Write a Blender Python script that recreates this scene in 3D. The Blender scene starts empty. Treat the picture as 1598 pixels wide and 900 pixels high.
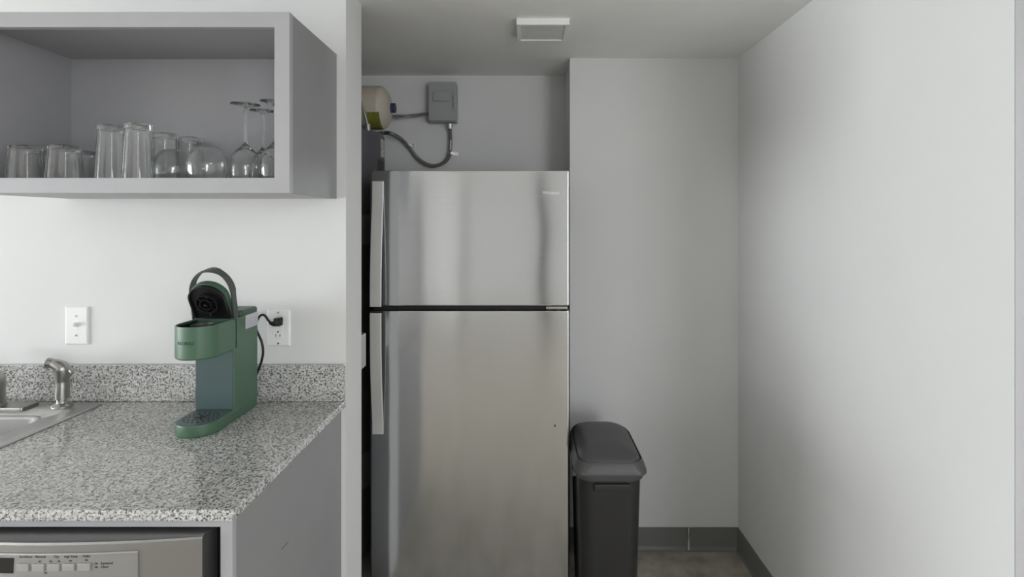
import bpy, bmesh, math, random
from mathutils import Vector, Matrix, noise
random.seed(3)
S = bpy.context.scene
COL = S.collection
PI = math.pi

# ------------------------------------------------------------------ camera
F, VX, VY, EYE = 825.0, 821.0, 348.0, 1.47
cam = bpy.data.cameras.new('camera')
co = bpy.data.objects.new('camera', cam); COL.objects.link(co)
cam.sensor_fit = 'HORIZONTAL'; cam.sensor_width = 36.0
cam.lens = F/1598*36
cam.shift_x = -(VX-799)/1598; cam.shift_y = -(450-VY)/1598
cam.clip_start = 0.05
co.location = (0, 0, EYE); co.rotation_euler = (PI/2, 0, 0)
S.camera = co
S.view_settings.view_transform = 'Standard'; S.view_settings.look = 'None'
S.view_settings.gamma = 1; S.view_settings.use_curve_mapping = False
S.view_settings.exposure = 0.0

# ------------------------------------------------------------------ light
w = bpy.data.worlds.new('world'); S.world = w; w.use_nodes = True
w.node_tree.nodes['Background'].inputs[0].default_value = (0.75, 0.85, 1.0, 1)
w.node_tree.nodes['Background'].inputs[1].default_value = 1.0

def area(name, loc, rot, sx, sy, power, col=(1, 1, 1), spread=PI):
    l = bpy.data.lights.new(name, 'AREA'); l.shape = 'RECTANGLE'; l.size = sx; l.size_y = sy
    l.energy = power; l.color = col; l.spread = spread
    o = bpy.data.objects.new(name, l); COL.objects.link(o); o.location = loc; o.rotation_euler = rot
    return o
# daylight through the wide window in the left wall (x=-7, opening y -2.6..0.8, z 0.25..2.1)
area('window_daylight', (-7.12, -0.9, 1.18), (0, -PI/2, 0), 1.85, 3.4, 345, (0.95, 0.975, 1.0))
# fill lights added out of view, behind the camera and on the ceiling
area('added_rear_fill', (2.4, -4.12, 1.22), (PI/2, 0, 0), 1.3, 1.85, 70, (0.96, 0.98, 1.0))
area('added_ceiling_fill', (1.95, -0.9, 2.165), (0, 0, 0), 0.9, 0.9, 36, (0.98, 0.99, 1.0))

# ------------------------------------------------------------------ helpers
def P(px, py, D):
    return Vector(((px-VX)/F*D, D, EYE+(VY-py)/F*D))

def wloc(o):
    v = Vector((0, 0, 0))
    while o is not None:
        v = v+o.location; o = o.parent
    return v

def obj(name, bm, m, parent=None, smooth=None, bevel=0, origin=None, recalc=True):
    if recalc: bmesh.ops.recalc_face_normals(bm, faces=bm.faces[:])
    off = wloc(parent) if parent else Vector(origin or (0, 0, 0))
    bmesh.ops.translate(bm, verts=bm.verts[:], vec=-off)
    me = bpy.data.meshes.new(name); bm.to_mesh(me); bm.free()
    if smooth is not None:
        me.polygons.foreach_set('use_smooth', [True]*len(me.polygons))
        me.set_sharp_from_angle(angle=math.radians(smooth))
    o = bpy.data.objects.new(name, me); COL.objects.link(o)
    me.materials.append(m)
    if parent: o.parent = parent
    else: o.location = off
    if bevel:
        b = o.modifiers.new('bevel', 'BEVEL'); b.width = bevel; b.segments = 3; b.limit_method = 'ANGLE'
        b.harden_normals = False
    if (smooth is not None or bevel) and 'glass' not in name and m.name != 'drinking_glass':
        wn = o.modifiers.new('weighted_normals', 'WEIGHTED_NORMAL'); wn.keep_sharp = True; wn.weight = 80
    return o

def tag(o, label=None, cat=None, group=None, kind=None):
    if label: o['label'] = label
    if cat: o['category'] = cat
    if group: o['group'] = group
    if kind: o['kind'] = kind
    return o

def thing(name, label, cat, loc, group=None):
    o = bpy.data.objects.new(name, None); COL.objects.link(o); o.location = loc
    o.empty_display_size = 0.05
    return tag(o, label, cat, group)

def B():
    return bmesh.new()

def box(bm, x0, x1, y0, y1, z0, z1, bev=0, seg=2):
    r = bmesh.ops.create_cube(bm, size=1)
    vs = r['verts']
    for v in vs:
        v.co = Vector((x0 if v.co.x < 0 else x1, y0 if v.co.y < 0 else y1, z0 if v.co.z < 0 else z1))
    if bev:
        es = list({e for v in vs for e in v.link_edges})
        bmesh.ops.bevel(bm, geom=es, offset=bev, segments=seg, profile=0.5, affect='EDGES')
    return bm

def loft(bm, rings, cap0=True, cap1=True, closed=True):
    R = [[bm.verts.new(p) for p in r] for r in rings]
    n = len(R[0])
    for a, b in zip(R, R[1:]):
        for i in range(n if closed else n-1):
            j = (i+1) % n
            bm.faces.new((a[i], a[j], b[j], b[i]))
    if cap0: bm.faces.new(R[0][::-1])
    if cap1: bm.faces.new(R[-1])
    return R

def lathe(bm, prof, c=(0, 0, 0), n=40, axis='z'):
    """prof: list of (r, h)."""
    rings = []
    for r, h in prof:
        ring = []
        for i in range(n):
            a = 2*PI*i/n
            p = (r*math.cos(a), r*math.sin(a), h)
            if axis == 'x': p = (h, r*math.cos(a), r*math.sin(a))
            if axis == 'y': p = (r*math.cos(a), h, r*math.sin(a))
            ring.append(Vector(p)+Vector(c))
        rings.append(ring)
    loft(bm, rings, False, False)
    # close poles where r is tiny
    bm.verts.ensure_lookup_table()
    return bm

def cyl(bm, c0, c1, r, n=24, r1=None):
    c0 = Vector(c0); c1 = Vector(c1); d = (c1-c0).normalized()
    u = d.orthogonal().normalized(); v = d.cross(u)
    rings = [[c+u*math.cos(2*PI*i/n)*rr+v*math.sin(2*PI*i/n)*rr for i in range(n)] for c, rr in ((c0, r), (c1, r if r1 is None else r1))]
    loft(bm, rings)
    return bm

def crom(pts, k=8):
    pts = [Vector(p) for p in pts]
    q = [pts[0]*2-pts[1]]+pts+[pts[-1]*2-pts[-2]]
    out = []
    for i in range(1, len(q)-2):
        a, b, c, d = q[i-1:i+3]
        for s in range(k):
            t = s/k
            out.append(0.5*((2*b)+(c-a)*t+(2*a-5*b+4*c-d)*t*t+(3*b-a-3*c+d)*t**3))
    out.append(pts[-1])
    return out

def tube(bm, pts, r, n=10, k=8, rz=1.0, smooth=True):
    """r: number or list of radii per control point."""
    p = crom(pts, k) if smooth else [Vector(q) for q in pts]
    m = len(p)
    def rad(i):
        if not isinstance(r, (list, tuple)): return r
        t = i/(m-1)*(len(r)-1); a = min(int(t), len(r)-2); f = t-a
        return r[a]*(1-f)+r[a+1]*f
    u = None; rings = []
    for i in range(m):
        d = (p[min(i+1, m-1)]-p[max(i-1, 0)]).normalized()
        if u is None: u = d.orthogonal().normalized()
        else: u = (u-d*u.dot(d)).normalized()
        v = d.cross(u)
        rings.append([p[i]+(u*math.cos(2*PI*j/n)+v*math.sin(2*PI*j/n))*rad(i) for j in range(n)])
    loft(bm, rings)
    return bm

def prism(bm, pts, a0, a1, plane='xy'):
    f = {'xy': lambda p, a: (p[0], p[1], a), 'xz': lambda p, a: (p[0], a, p[1]), 'yz': lambda p, a: (a, p[0], p[1])}[plane]
    loft(bm, [[f(p, a0) for p in pts], [f(p, a1) for p in pts]])
    return bm

def plate(bm, us, vs, holes, a0, a1, plane='xy'):
    """a slab from a grid of cells, the cells in holes (i, j) left out."""
    f = {'xy': lambda u, v, a: (u, v, a), 'xz': lambda u, v, a: (u, a, v), 'yz': lambda u, v, a: (a, u, v)}[plane]
    nu, nv = len(us), len(vs)
    L = [[[bm.verts.new(f(us[i], vs[j], a)) for j in range(nv)] for i in range(nu)] for a in (a0, a1)]
    solid = lambda i, j: 0 <= i < nu-1 and 0 <= j < nv-1 and (i, j) not in holes
    for i in range(nu-1):
        for j in range(nv-1):
            if not solid(i, j): continue
            for k in (0, 1):
                M = L[k]; q = (M[i][j], M[i+1][j], M[i+1][j+1], M[i][j+1])
                bm.faces.new(q if k else q[::-1])
            for (di, dj, a, b) in ((-1, 0, (i, j), (i, j+1)), (1, 0, (i+1, j+1), (i+1, j)), (0, -1, (i+1, j), (i, j)), (0, 1, (i, j+1), (i+1, j+1))):
                if not solid(i+di, j+dj):
                    bm.faces.new((L[0][a[0]][a[1]], L[0][b[0]][b[1]], L[1][b[0]][b[1]], L[1][a[0]][a[1]]))
    loose = [v for v in bm.verts if not v.link_faces]
    bmesh.ops.delete(bm, geom=loose, context='VERTS')
    return bm

def rrect(cx, cy, hx, hy, r, n=6, z=0):
    out = []
    for qx, qy, a0 in ((1, 1, 0), (-1, 1, PI/2), (-1, -1, PI), (1, -1, 1.5*PI)):
        for i in range(n+1):
            a = a0+PI/2*i/n
            out.append(Vector((cx+qx*(hx-r)+r*math.cos(a), cy+qy*(hy-r)+r*math.sin(a), z)))
    return out

def text(name, s, size, loc, m, parent, depth=0.0004, align='LEFT', warp=None, xs=1.0, recalc=False):
    cu = bpy.data.curves.new(name, 'FONT'); cu.body = s; cu.size = size; cu.extrude = depth
    cu.align_x = align; cu.resolution_u = 2
    t = bpy.data.objects.new(name, cu); COL.objects.link(t)
    bpy.context.view_layer.update()
    dg = bpy.context.evaluated_depsgraph_get()
    me = bpy.data.meshes.new_from_object(t.evaluated_get(dg))
    bpy.data.objects.remove(t); bpy.data.curves.remove(cu)
    bm = B(); bm.from_mesh(me); bpy.data.meshes.remove(me)
    for v in bm.verts:
        x, y, z = v.co; x *= xs
        v.co = warp(x, y, z) if warp else Vector((loc[0]+x, loc[1]-z, loc[2]+y))
    return obj(name, bm, m, parent, recalc=False)

# ------------------------------------------------------------------ materials
def mat(name, col, rough=0.5, metal=0.0, spec=0.5, bump=0, bscale=100, var=0, vscale=8, trans=0, ior=1.45, coat=0, stretch=(1, 1, 1), bdist=0.001):
    m = bpy.data.materials.new(name); m.use_nodes = True
    nt = m.node_tree; b = nt.nodes['Principled BSDF']
    b.inputs['Base Color'].default_value = (*col, 1)
    b.inputs['Roughness'].default_value = rough; b.inputs['Metallic'].default_value = metal
    b.inputs['Specular IOR Level'].default_value = spec; b.inputs['IOR'].default_value = ior
    b.inputs['Transmission Weight'].default_value = trans; b.inputs['Coat Weight'].default_value = coat
    tc = nt.nodes.new('ShaderNodeTexCoord'); mp = nt.nodes.new('ShaderNodeMapping')
    mp.inputs['Scale'].default_value = stretch
    nt.links.new(tc.outputs['Object'], mp.inputs[0])
    if var:
        n = nt.nodes.new('ShaderNodeTexNoise'); n.inputs['Scale'].default_value = vscale; n.inputs['Detail'].default_value = 4
        nt.links.new(mp.outputs[0], n.inputs[0])
        r = nt.nodes.new('ShaderNodeMapRange'); r.inputs[1].default_value = .3; r.inputs[2].default_value = .7
        r.inputs[3].default_value = 1-var; r.inputs[4].default_value = 1+var
        nt.links.new(n.outputs[0], r.inputs[0])
        x = nt.nodes.new('ShaderNodeVectorMath'); x.operation = 'SCALE'; x.inputs[0].default_value = col
        nt.links.new(r.outputs[0], x.inputs['Scale']); nt.links.new(x.outputs[0], b.inputs['Base Color'])
    if bump:
        n = nt.nodes.new('ShaderNodeTexNoise'); n.inputs['Scale'].default_value = bscale; n.inputs['Detail'].default_value = 3
        nt.links.new(mp.outputs[0], n.inputs[0])
        u = nt.nodes.new('ShaderNodeBump'); u.inputs['Strength'].default_value = bump; u.inputs['Distance'].default_value = bdist
        nt.links.new(n.outputs[0], u.inputs['Height']); nt.links.new(u.outputs[0], b.inputs['Normal'])
    return m

M = {}
M['wall'] = mat('wall_paint', (0.74, 0.745, 0.74), 0.85, spec=0.2, bump=0.25, bscale=220, var=0.012, vscale=3)
M['ceiling'] = mat('ceiling_paint', (0.90, 0.90, 0.89), 0.7, bump=0.3, bscale=180, var=0.012)
M['base'] = mat('vinyl_baseboard', (0.19, 0.19, 0.182), 0.45, bump=0.1, bscale=90)
M['caulk'] = mat('caulk', (0.22, 0.22, 0.2), 0.5)
M['white_mark'] = mat('white_paint_mark', (0.6, 0.6, 0.58), 0.5)
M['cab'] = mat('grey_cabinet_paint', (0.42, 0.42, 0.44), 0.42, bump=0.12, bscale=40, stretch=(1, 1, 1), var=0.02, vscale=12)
M['cab_shaded'] = mat('shaded_cabinet_paint', (0.285, 0.285, 0.29), 0.45, bump=0.12, bscale=40, var=0.03, vscale=6)  # same grey paint, darkened so right-facing panels carry their shade in the colour
M['scratch'] = mat('scratch', (0.05, 0.05, 0.05), 0.6)
M['plastic_white'] = mat('white_plastic', (0.86, 0.86, 0.85), 0.3)
M['plastic_black'] = mat('black_plastic', (0.012, 0.012, 0.013), 0.35)
M['dark_slot'] = mat('dark_recess', (0.03, 0.03, 0.03), 0.7)
M['chrome'] = mat('chrome', (0.75, 0.75, 0.74), 0.12, 1.0)
M['nickel'] = mat('brushed_nickel', (0.38, 0.375, 0.36), 0.28, 1.0)
M['trash'] = mat('charcoal_bin_plastic', (0.022, 0.022, 0.022), 0.42, bump=0.3, bscale=500)
M['trashlid'] = mat('charcoal_lid_plastic', (0.08, 0.08, 0.082), 0.4, bump=0.3, bscale=500)
M['green'] = mat('sage_green_plastic', (0.075, 0.15, 0.095), 0.38, bump=0.12, bscale=900, coat=0.15)
M['green_dark'] = mat('dark_green_plastic', (0.05, 0.09, 0.066), 0.4)
M['green_panel'] = mat('blue_green_panel', (0.07, 0.108, 0.11), 0.3, bump=0.05, bscale=60)
M['handle_dark'] = mat('dark_grey_green_plastic', (0.055, 0.065, 0.06), 0.4)
M['reservoir'] = mat('clear_reservoir_plastic', (0.75, 0.75, 0.82), 0.2, trans=0.25)
M['print_dark'] = mat('dark_print', (0.02, 0.045, 0.03), 0.5)
M['dw_steel'] = mat('grey_steel_finish', (0.36, 0.36, 0.355), 0.32, 0.85, bump=0.05, bscale=60, stretch=(1, 20, 20))
M['dw_panel'] = mat('silver_control_panel', (0.36, 0.36, 0.355), 0.38, 0.6)
M['dw_button'] = mat('silver_button', (0.42, 0.42, 0.415), 0.35, 0.5)
M['display'] = mat('dark_display', (0.012, 0.012, 0.013), 0.12)
M['print_grey'] = mat('grey_print', (0.035, 0.035, 0.035), 0.6)
M['fridge_side'] = mat('dark_grey_enamel', (0.05, 0.05, 0.052), 0.45, bump=0.3, bscale=300)
M['gasket'] = mat('black_gasket', (0.01, 0.01, 0.01), 0.7)
M['heater'] = mat('dark_grey_jacket', (0.10, 0.10, 0.11), 0.4)
M['heater_panel'] = mat('mid_grey_cover', (0.17, 0.17, 0.17), 0.5)
M['label_white'] = mat('white_sticker', (0.55, 0.55, 0.52), 0.5, var=0.3, vscale=60)
M['label_dark'] = mat('dark_sticker', (0.05, 0.05, 0.05), 0.5)
M['label_yellow'] = mat('yellow_green_sticker', (0.20, 0.21, 0.04), 0.5, var=0.35, vscale=90)
M['cream'] = mat('cream_enamel', (0.55, 0.50, 0.42), 0.4)
M['blue_cap'] = mat('blue_cap', (0.05, 0.05, 0.12), 0.4)
M['box_grey'] = mat('grey_box_enamel', (0.36, 0.365, 0.37), 0.4, bump=0.1, bscale=200)
M['conduit'] = mat('flexible_metal_conduit', (0.30, 0.30, 0.29), 0.4, 0.6)
M['zinc'] = mat('zinc_fitting', (0.8, 0.8, 0.78), 0.3, 0.8)
M['vent'] = mat('grey_fixture_panel', (0.74, 0.74, 0.73), 0.6, var=0.05, vscale=30)
M['vent_white'] = mat('white_fixture_frame', (0.85, 0.85, 0.84), 0.4)
M['glazing'] = mat('window_glass', (1, 1, 1), 0.0, trans=1, ior=1.02)
M['door_dark'] = mat('dark_door_paint', (0.42, 0.42, 0.42), 0.5)
M['logo'] = mat('pale_logo', (0.80, 0.80, 0.78), 0.4, 0.1)

def glass_mat():
    m = bpy.data.materials.new('drinking_glass'); m.use_nodes = True
    b = m.node_tree.nodes['Principled BSDF']
    b.inputs['Base Color'].default_value = (0.97, 0.98, 0.98, 1); b.inputs['Roughness'].default_value = 0.0
    b.inputs['Transmission Weight'].default_value = 0.97; b.inputs['IOR'].default_value = 1.48
    return m
M['glass'] = glass_mat()

def granite():
    m = bpy.data.materials.new('speckled_granite'); m.use_nodes = True; nt = m.node_tree; N = nt.nodes; L = nt.links
    b = N['Principled BSDF']; b.inputs['Roughness'].default_value = 0.13; b.inputs['Specular IOR Level'].default_value = 0.55
    tc = N.new('ShaderNodeTexCoord')
    def noi(sc, det, off, ro=.6, dist=0.0):
        mp = N.new('ShaderNodeMapping'); mp.inputs['Location'].default_value = (off, off*1.7, off*.3); L.new(tc.outputs['Object'], mp.inputs[0])
        n = N.new('ShaderNodeTexNoise'); n.inputs['Scale'].default_value = sc; n.inputs['Detail'].default_value = det
        n.inputs['Roughness'].default_value = ro; n.inputs['Distortion'].default_value = dist
        L.new(mp.outputs[0], n.inputs[0]); return n.outputs[0]
    def ramp(src, a, b_, v0=0., v1=1.):
        r = N.new('ShaderNodeMapRange'); r.interpolation_type = 'SMOOTHSTEP'
        r.inputs[1].default_value = a; r.inputs[2].default_value = b_; r.inputs[3].default_value = v0; r.inputs[4].default_value = v1
        L.new(src, r.inputs[0]); return r.outputs[0]
    def mix(f, c0, c1):
        x = N.new('ShaderNodeMix'); x.data_type = 'RGBA'
        if hasattr(f, 'links') or not isinstance(f, float): L.new(f, x.inputs[0])
        for s, c in ((6, c0), (7, c1)):
            if isinstance(c, tuple): x.inputs[s].default_value = (*c, 1)
            else: L.new(c, x.inputs[s])
        return x.outputs[2]
    base = mix(ramp(noi(130, 3, 0), .38, .62), (0.46, 0.455, 0.445), (0.68, 0.675, 0.66))
    c = mix(ramp(noi(175, 3, 5), .52, .585), base, (0.17, 0.165, 0.16))
    c = mix(ramp(noi(200, 2, 9), .585, .65), c, (0.035, 0.035, 0.035))
    c = mix(ramp(noi(260, 2, 13), .64, .72), c, (0.70, 0.69, 0.67))
    c = mix(ramp(noi(14, 2, 17), .60, .75, 0, .35), c, (0.16, 0.155, 0.15))
    L.new(c, b.inputs['Base Color'])
    return m
M['granite'] = granite()

def concrete():
    m = bpy.data.materials.new('stained_concrete'); m.use_nodes = True; nt = m.node_tree; N = nt.nodes; L = nt.links
    b = N['Principled BSDF']; b.inputs['Roughness'].default_value = 0.35
    tc = N.new('ShaderNodeTexCoord')
    def noi(sc, det):
        n = N.new('ShaderNodeTexNoise'); n.inputs['Scale'].default_value = sc; n.inputs['Detail'].default_value = det; n.inputs['Roughness'].default_value = .65
        L.new(tc.outputs['Object'], n.inputs[0]); return n.outputs[0]
    r = N.new('ShaderNodeValToRGB'); e = r.color_ramp.elements
    e[0].position = .35; e[0].color = (0.27, 0.265, 0.20, 1); e[1].position = .68; e[1].color = (0.54, 0.485, 0.42, 1)
    k = e.new(.5); k.color = (0.41, 0.375, 0.315, 1)
    L.new(noi(9, 8), r.inputs[0]); L.new(r.outputs[0], b.inputs['Base Color'])
    u = N.new('ShaderNodeBump'); u.inputs['Strength'].default_value = .15; u.inputs['Distance'].default_value = .002
    L.new(noi(60, 4), u.inputs['Height']); L.new(u.outputs[0], b.inputs['Normal'])
    return m
M['floor'] = concrete()

def steel(name, col, rough, wav=0.32):
    m = bpy.data.materials.new(name); m.use_nodes = True; nt = m.node_tree; N = nt.nodes; L = nt.links
    b = N['Principled BSDF']; b.inputs['Metallic'].default_value = 1; b.inputs['Roughness'].default_value = rough
    b.inputs['Base Color'].default_value = (*col, 1)
    b.inputs['Anisotropic'].default_value = 0.93 if wav > .3 else 0.0
    tg = N.new('ShaderNodeCombineXYZ'); tg.inputs[2].default_value = 1.0; L.new(tg.outputs[0], b.inputs['Tangent'])
    tc = N.new('ShaderNodeTexCoord')
    def noi(sc, stretch, det=2):
        mp = N.new('ShaderNodeMapping'); mp.inputs['Scale'].default_value = stretch; L.new(tc.outputs['Object'], mp.inputs[0])
        n = N.new('ShaderNodeTexNoise'); n.inputs['Scale'].default_value = sc; n.inputs['Detail'].default_value = det
        L.new(mp.outputs[0], n.inputs[0]); return n.outputs[0]
    # fine horizontal brushing in the roughness, gentle long waves in the sheet
    r = N.new('ShaderNodeMapRange'); r.inputs[3].default_value = rough-.03; r.inputs[4].default_value = rough+.05
    L.new(noi(6, (1, 1, 60), 4), r.inputs[0]); L.new(r.outputs[0], b.inputs['Roughness'])
    u = N.new('ShaderNodeBump'); u.inputs['Strength'].default_value = wav; u.inputs['Distance'].default_value = 0.004
    L.new(noi(2.2, (1, 1, 1.3), 1), u.inputs['Height'])
    u2 = N.new('ShaderNodeBump'); u2.inputs['Strength'].default_value = 0.05; u2.inputs['Distance'].default_value = 0.0003
    L.new(noi(8, (1, 1, 90), 3), u2.inputs['Height']); L.new(u.outputs[0], u2.inputs['Normal'])
    L.new(u2.outputs[0], b.inputs['Normal'])
    return m
M['steel'] = steel('brushed_stainless', (0.595, 0.60, 0.615), 0.125, 0.9)
M['steel_handle'] = steel('brushed_stainless_handle', (0.74, 0.73, 0.72), 0.42, 0.0)
M['steel_handle'].node_tree.nodes['Principled BSDF'].inputs['Metallic'].default_value = 0.6
M['sink'] = steel('sink_stainless', (0.50, 0.50, 0.495), 0.38, 0.1)

M['bowl'] = mat('satin_bowl_steel', (0.42, 0.42, 0.415), 0.62, 0.8)

# ------------------------------------------------------------------ the setting
CZ = 2.213           # ceiling
SW, SB = 1.65, 1.804  # partition front and back
XE = -0.5619         # partition end
NK = 2.384           # nook wall
AB = 2.665           # alcove back
XR = 0.956           # right wall
XL, YR, XX = -7.0, -4.0, 3.2
def struct(name, bm, m, **k):
    return tag(obj(name, bm, m, **k), kind='structure')
struct('floor', box(B(), XL-.15, XX+.15, YR-.15, AB+.15, -.1, 0), M['floor'])
struct('ceiling', box(B(), XL-.15, XX+.15, YR-.15, AB+.15, CZ, CZ+.1), M['ceiling'])
struct('wall_partition', box(B(), XL, XE, SW, SB, 0, CZ), M['wall'])
struct('wall_alcove_back', box(B(), XL, .1975, AB, AB+.15, 0, CZ), M['wall'])
struct('wall_alcove_left', box(B(), -1.35, -1.25, SB, AB, 0, CZ), M['wall'])
struct('wall_nook', box(B(), .1975, XR, NK, AB+.15, 0, CZ), M['wall'])
struct('wall_right', box(B(), XR, XX, 1.035, AB+.15, 0, CZ), M['wall'])
struct('wall_left', plate(B(), [YR, -2.6, .8, SW], [0, .25, 2.1, CZ], {(1, 1)}, XL-.15, XL, 'yz'), M['wall'])
struct('wall_rear', plate(B(), [XL, -2.55, -1.65, 1.75, 3.05, XX], [0, .3, 2.0, 2.15, CZ], {(1, 0), (1, 1), (3, 1), (3, 2)}, YR-.15, YR, 'xz'), M['wall'])
struct('wall_far_right', box(B(), XX, XX+.15, YR, 1.035, 0, CZ), M['wall'])
def window(name, plane, u0, u1, v0, v1, a0, a1):
    b = B(); t = .045
    mu, mv = (u0+u1)/2, (v0+v1)/2
    plate(b, [u0, u0+t, mu-t/2, mu+t/2, u1-t, u1], [v0, v0+t, v1-t, v1], {(1, 1), (3, 1)}, a0, a1, plane)
    f = struct(name, b, M['plastic_white'])
    return f
window('window_1', 'yz', -2.6, .8, .25, 2.1, XL-.10, XL-.05)
window('added_rear_window', 'xz', 1.75, 3.05, .3, 2.15, YR-.10, YR-.05)  # unseen window added to hold the rear fill light
d1 = struct('door_1', box(B(), -2.54, -1.66, YR-.10, YR-.05, 0, 2.0, .004), M['door_dark'])
b = B(); tube(b, [(-1.73, YR-.05, 1.0), (-1.73, YR+.01, 1.0), (-1.75, YR+.02, 1.0), (-1.84, YR+.02, 1.0)], .009)
obj('door_handle', b, M['nickel'], d1, smooth=40)
struct('trim_1', plate(B(), [-2.62, -2.55, -1.65, -1.58], [0, 2.0, 2.07], {(1, 0)}, YR, YR+.015, 'xz'), M['base'])
struct('trim_2', box(B(), .22, .31, YR, YR+.05, 0, CZ), M['plastic_black'])
struct('trim_3', box(B(), -1.27, -.98, YR, YR+.06, 0, CZ, .005), M['vent_white'])
struct('wall_end_sheet', plate(B(), [XR+.0004, XR+.11, XR+.111], [0, CZ], set(), 1.033, 1.035, 'xz'), M['cab'])  # thin grey sheet over the wall end, darker than the wall paint
# cove base
def cove(bm, p0, p1, nrm):
    p0, p1, nrm = Vector(p0), Vector(p1), Vector(nrm)
    prof = [(0, .10), (.0035, .0985), (.004, .02), (.007, .010), (.014, .003), (.014, 0), (0, 0)]
    loft(bm, [[q+nrm*a+Vector((0, 0, h)) for a, h in prof] for q in (p0, p1)])
    return bm
bn = struct('baseboard_nook', cove(B(), (.1975, NK, 0), (XR-.004, NK, 0), (0, -1, 0)), M['base'], smooth=50)
struct('baseboard_right', cove(B(), (XR, NK, 0), (XR, 1.035, 0), (-1, 0, 0)), M['base'], smooth=50)
struct('baseboard_front', cove(B(), (XR, 1.035, 0), (XX, 1.035, 0), (0, -1, 0)), M['base'], smooth=50)
b = B(); c = P(1073, 840, NK)
prism(b, [(c.x-.002, .1), (c.x+.003, .1), (c.x+.001, .07), (c.x+.0035, .04), (c.x+.005, .015), (c.x+.003, .004), (c.x-.004, .006), (c.x-.003, .03), (c.x-.0005, .06)], NK-.0155, NK-.004, 'xz')
obj('dried_paint_drip', b, M['white_mark'], bn)
b = B(); box(b, .2, XR-.02, NK-.022, NK-.0145, 0, .004, .001)
obj('caulk_bead', b, M['caulk'], bn)

# ------------------------------------------------------------------ refrigerator
FX0, FX1, FD = -.5886, .1630, 1.99
FT, G1, G0 = 1.668, 1.1585, 1.1400
fr = thing('refrigerator', 'tall stainless steel top freezer refrigerator in the alcove beside the dark bin', 'refrigerator', ((FX0+FX1)/2, 2.3, 0))
obj('body', box(B(), FX0+.004, FX1-.004, FD+.072, 2.63, .02, FT-.006, .006), M['fridge_side'], fr, smooth=40)
def fridge_door(name, z0, z1):
    b = B(); n = 10
    # gently crowned sheet with rounded vertical edges
    out = []
    r = .009
    out += [(FX1, FD+.014), (FX1, FD+.010), (FX1-.0004, FD+.0052), (FX1-.0068, FD)]
    for i in range(6): a = PI/2*i/5; out.append((FX0+r-r*math.sin(a), FD+r-r*math.cos(a)))
    out += [(FX0, FD+.060), (FX1, FD+.060)]
    cx = (FX0+FX1)/2
    rings = []
    for z, ins in ((z0, .004), (z0+.0015, .001), (z0+.005, 0), (z1-.005, 0), (z1-.0015, .001), (z1, .004)):
        rings.append([(cx+(x-cx)*(1-ins/.375), max(y, FD+ins) if y < FD+.03 else y, z) for x, y in out])
    loft(b, rings)
    return obj(name, b, M['steel'], fr, smooth=35)
dfz = fridge_door('freezer_door', G1, FT)
dfr = fridge_door('lower_door', .075, G0)
tag(dfz, 'upper stainless freezer door'); tag(dfr, 'lower stainless refrigerator door')
obj('gasket', box(B(), FX0+.012, FX1-.012, FD+.0605, FD+.0715, .08, FT-.01), M['gasket'], fr)
obj('middle_gasket_bar', box(B(), FX0+.01, FX1-.075, FD+.02, FD+.0715, G0+.001, G1-.001), M['gasket'], fr)
b = B(); box(b, FX1-.088, FX1-.006, FD+.008, FD+.07, G0+.0035, G1-.0035, .003)
cyl(b, (FX1-.04, FD+.03, G0+.001), (FX1-.04, FD+.03, G1-.001), .008)
obj('hinge', b, M['conduit'], fr, smooth=40)
b = B(); box(b, FX1-.09, FX1-.012, FD+.03, FD+.15, FT-.006, FT+.003, .002)
obj('hinge_cover', b, M['fridge_side'], fr)
b = B(); box(b, FX0+.02, FX1-.02, FD+.05, FD+.072, .012, .07, .003)
for i in range(14): box(b, FX0+.06+i*.045, FX0+.09+i*.045, FD+.046, FD+.05, .03, .05)
obj('kick_grille', b, M['fridge_side'], fr)
for x in (FX0+.06, FX1-.06):
    for y in (FD+.1, 2.56): obj('foot', cyl(B(), (x, y, 0), (x, y, .021), .018), M['plastic_black'], fr, smooth=40)
def handle(parent, prof, blocks):
    # prof: (z, standoff) down the bar
    x0, x1, t = -.5790, -.5365, .005
    b = B(); pr = [Vector((s, z, 0)) for z, s in prof]; pr = crom(pr, 8)
    rings = []
    for i, q in enumerate(pr):
        z, s = q.y, max(q.x, .001)
        yo = FD-s-t; yi = FD-s
        rings.append([(x0+.002, yo, z), (x1-.002, yo, z), (x1, yo+.002, z), (x1, yi, z), (x0, yi, z), (x0, yo+.002, z)])
    loft(b, rings)
    wb = B(); wr = []  # black fill in the gap, standing in for the handle's shadow and reflection
    for q in pr:
        z, s = q.y, max(q.x, .001)
        wr.append([(x0+.006, FD-s-.001, z), (x1-.0003, FD-s-.001, z), (x1-.0003, FD+.0005, z), (x0+.006, FD+.0005, z)])
    loft(wb, wr)
    for z0, z1, s in blocks: box(b, x0+.003, x1-.003, FD-s-.004, FD, z0, z1, .001)
    h = obj('handle', b, M['steel_handle'], parent, smooth=30)
    obj('handle_gap_shade', wb, M['gasket'], parent)
    return h
handle(dfz, [(1.627, .001), (1.60, .0012), (1.555, .003), (1.48, .012), (1.38, .022), (1.28, .029), (1.20, .031), (1.1605, .031)], [(1.1605, 1.178, .03)])
handle(dfr, [(1.1375, .031), (1.09, .031), (1.0, .029), (.90, .023), (.82, .014), (.75, .005), (.72, .0012), (.678, .001)], [(1.12, 1.1375, .03)])
lg = text('logo', 'Whirlpool', .0175, (P(846, 303, FD).x, FD-.0002, P(0, 303, FD).z), M['logo'], dfz, .0006, xs=.9)
c = P(866, 664, FD)
b = B(); lathe(b, [(.0001, -.0004), (.003, -.0004), (.0042, .0002)], (c.x, FD, c.z), 16, 'y')
obj('dent_mark', b, M['print_grey'], dfr, smooth=60)

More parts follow.
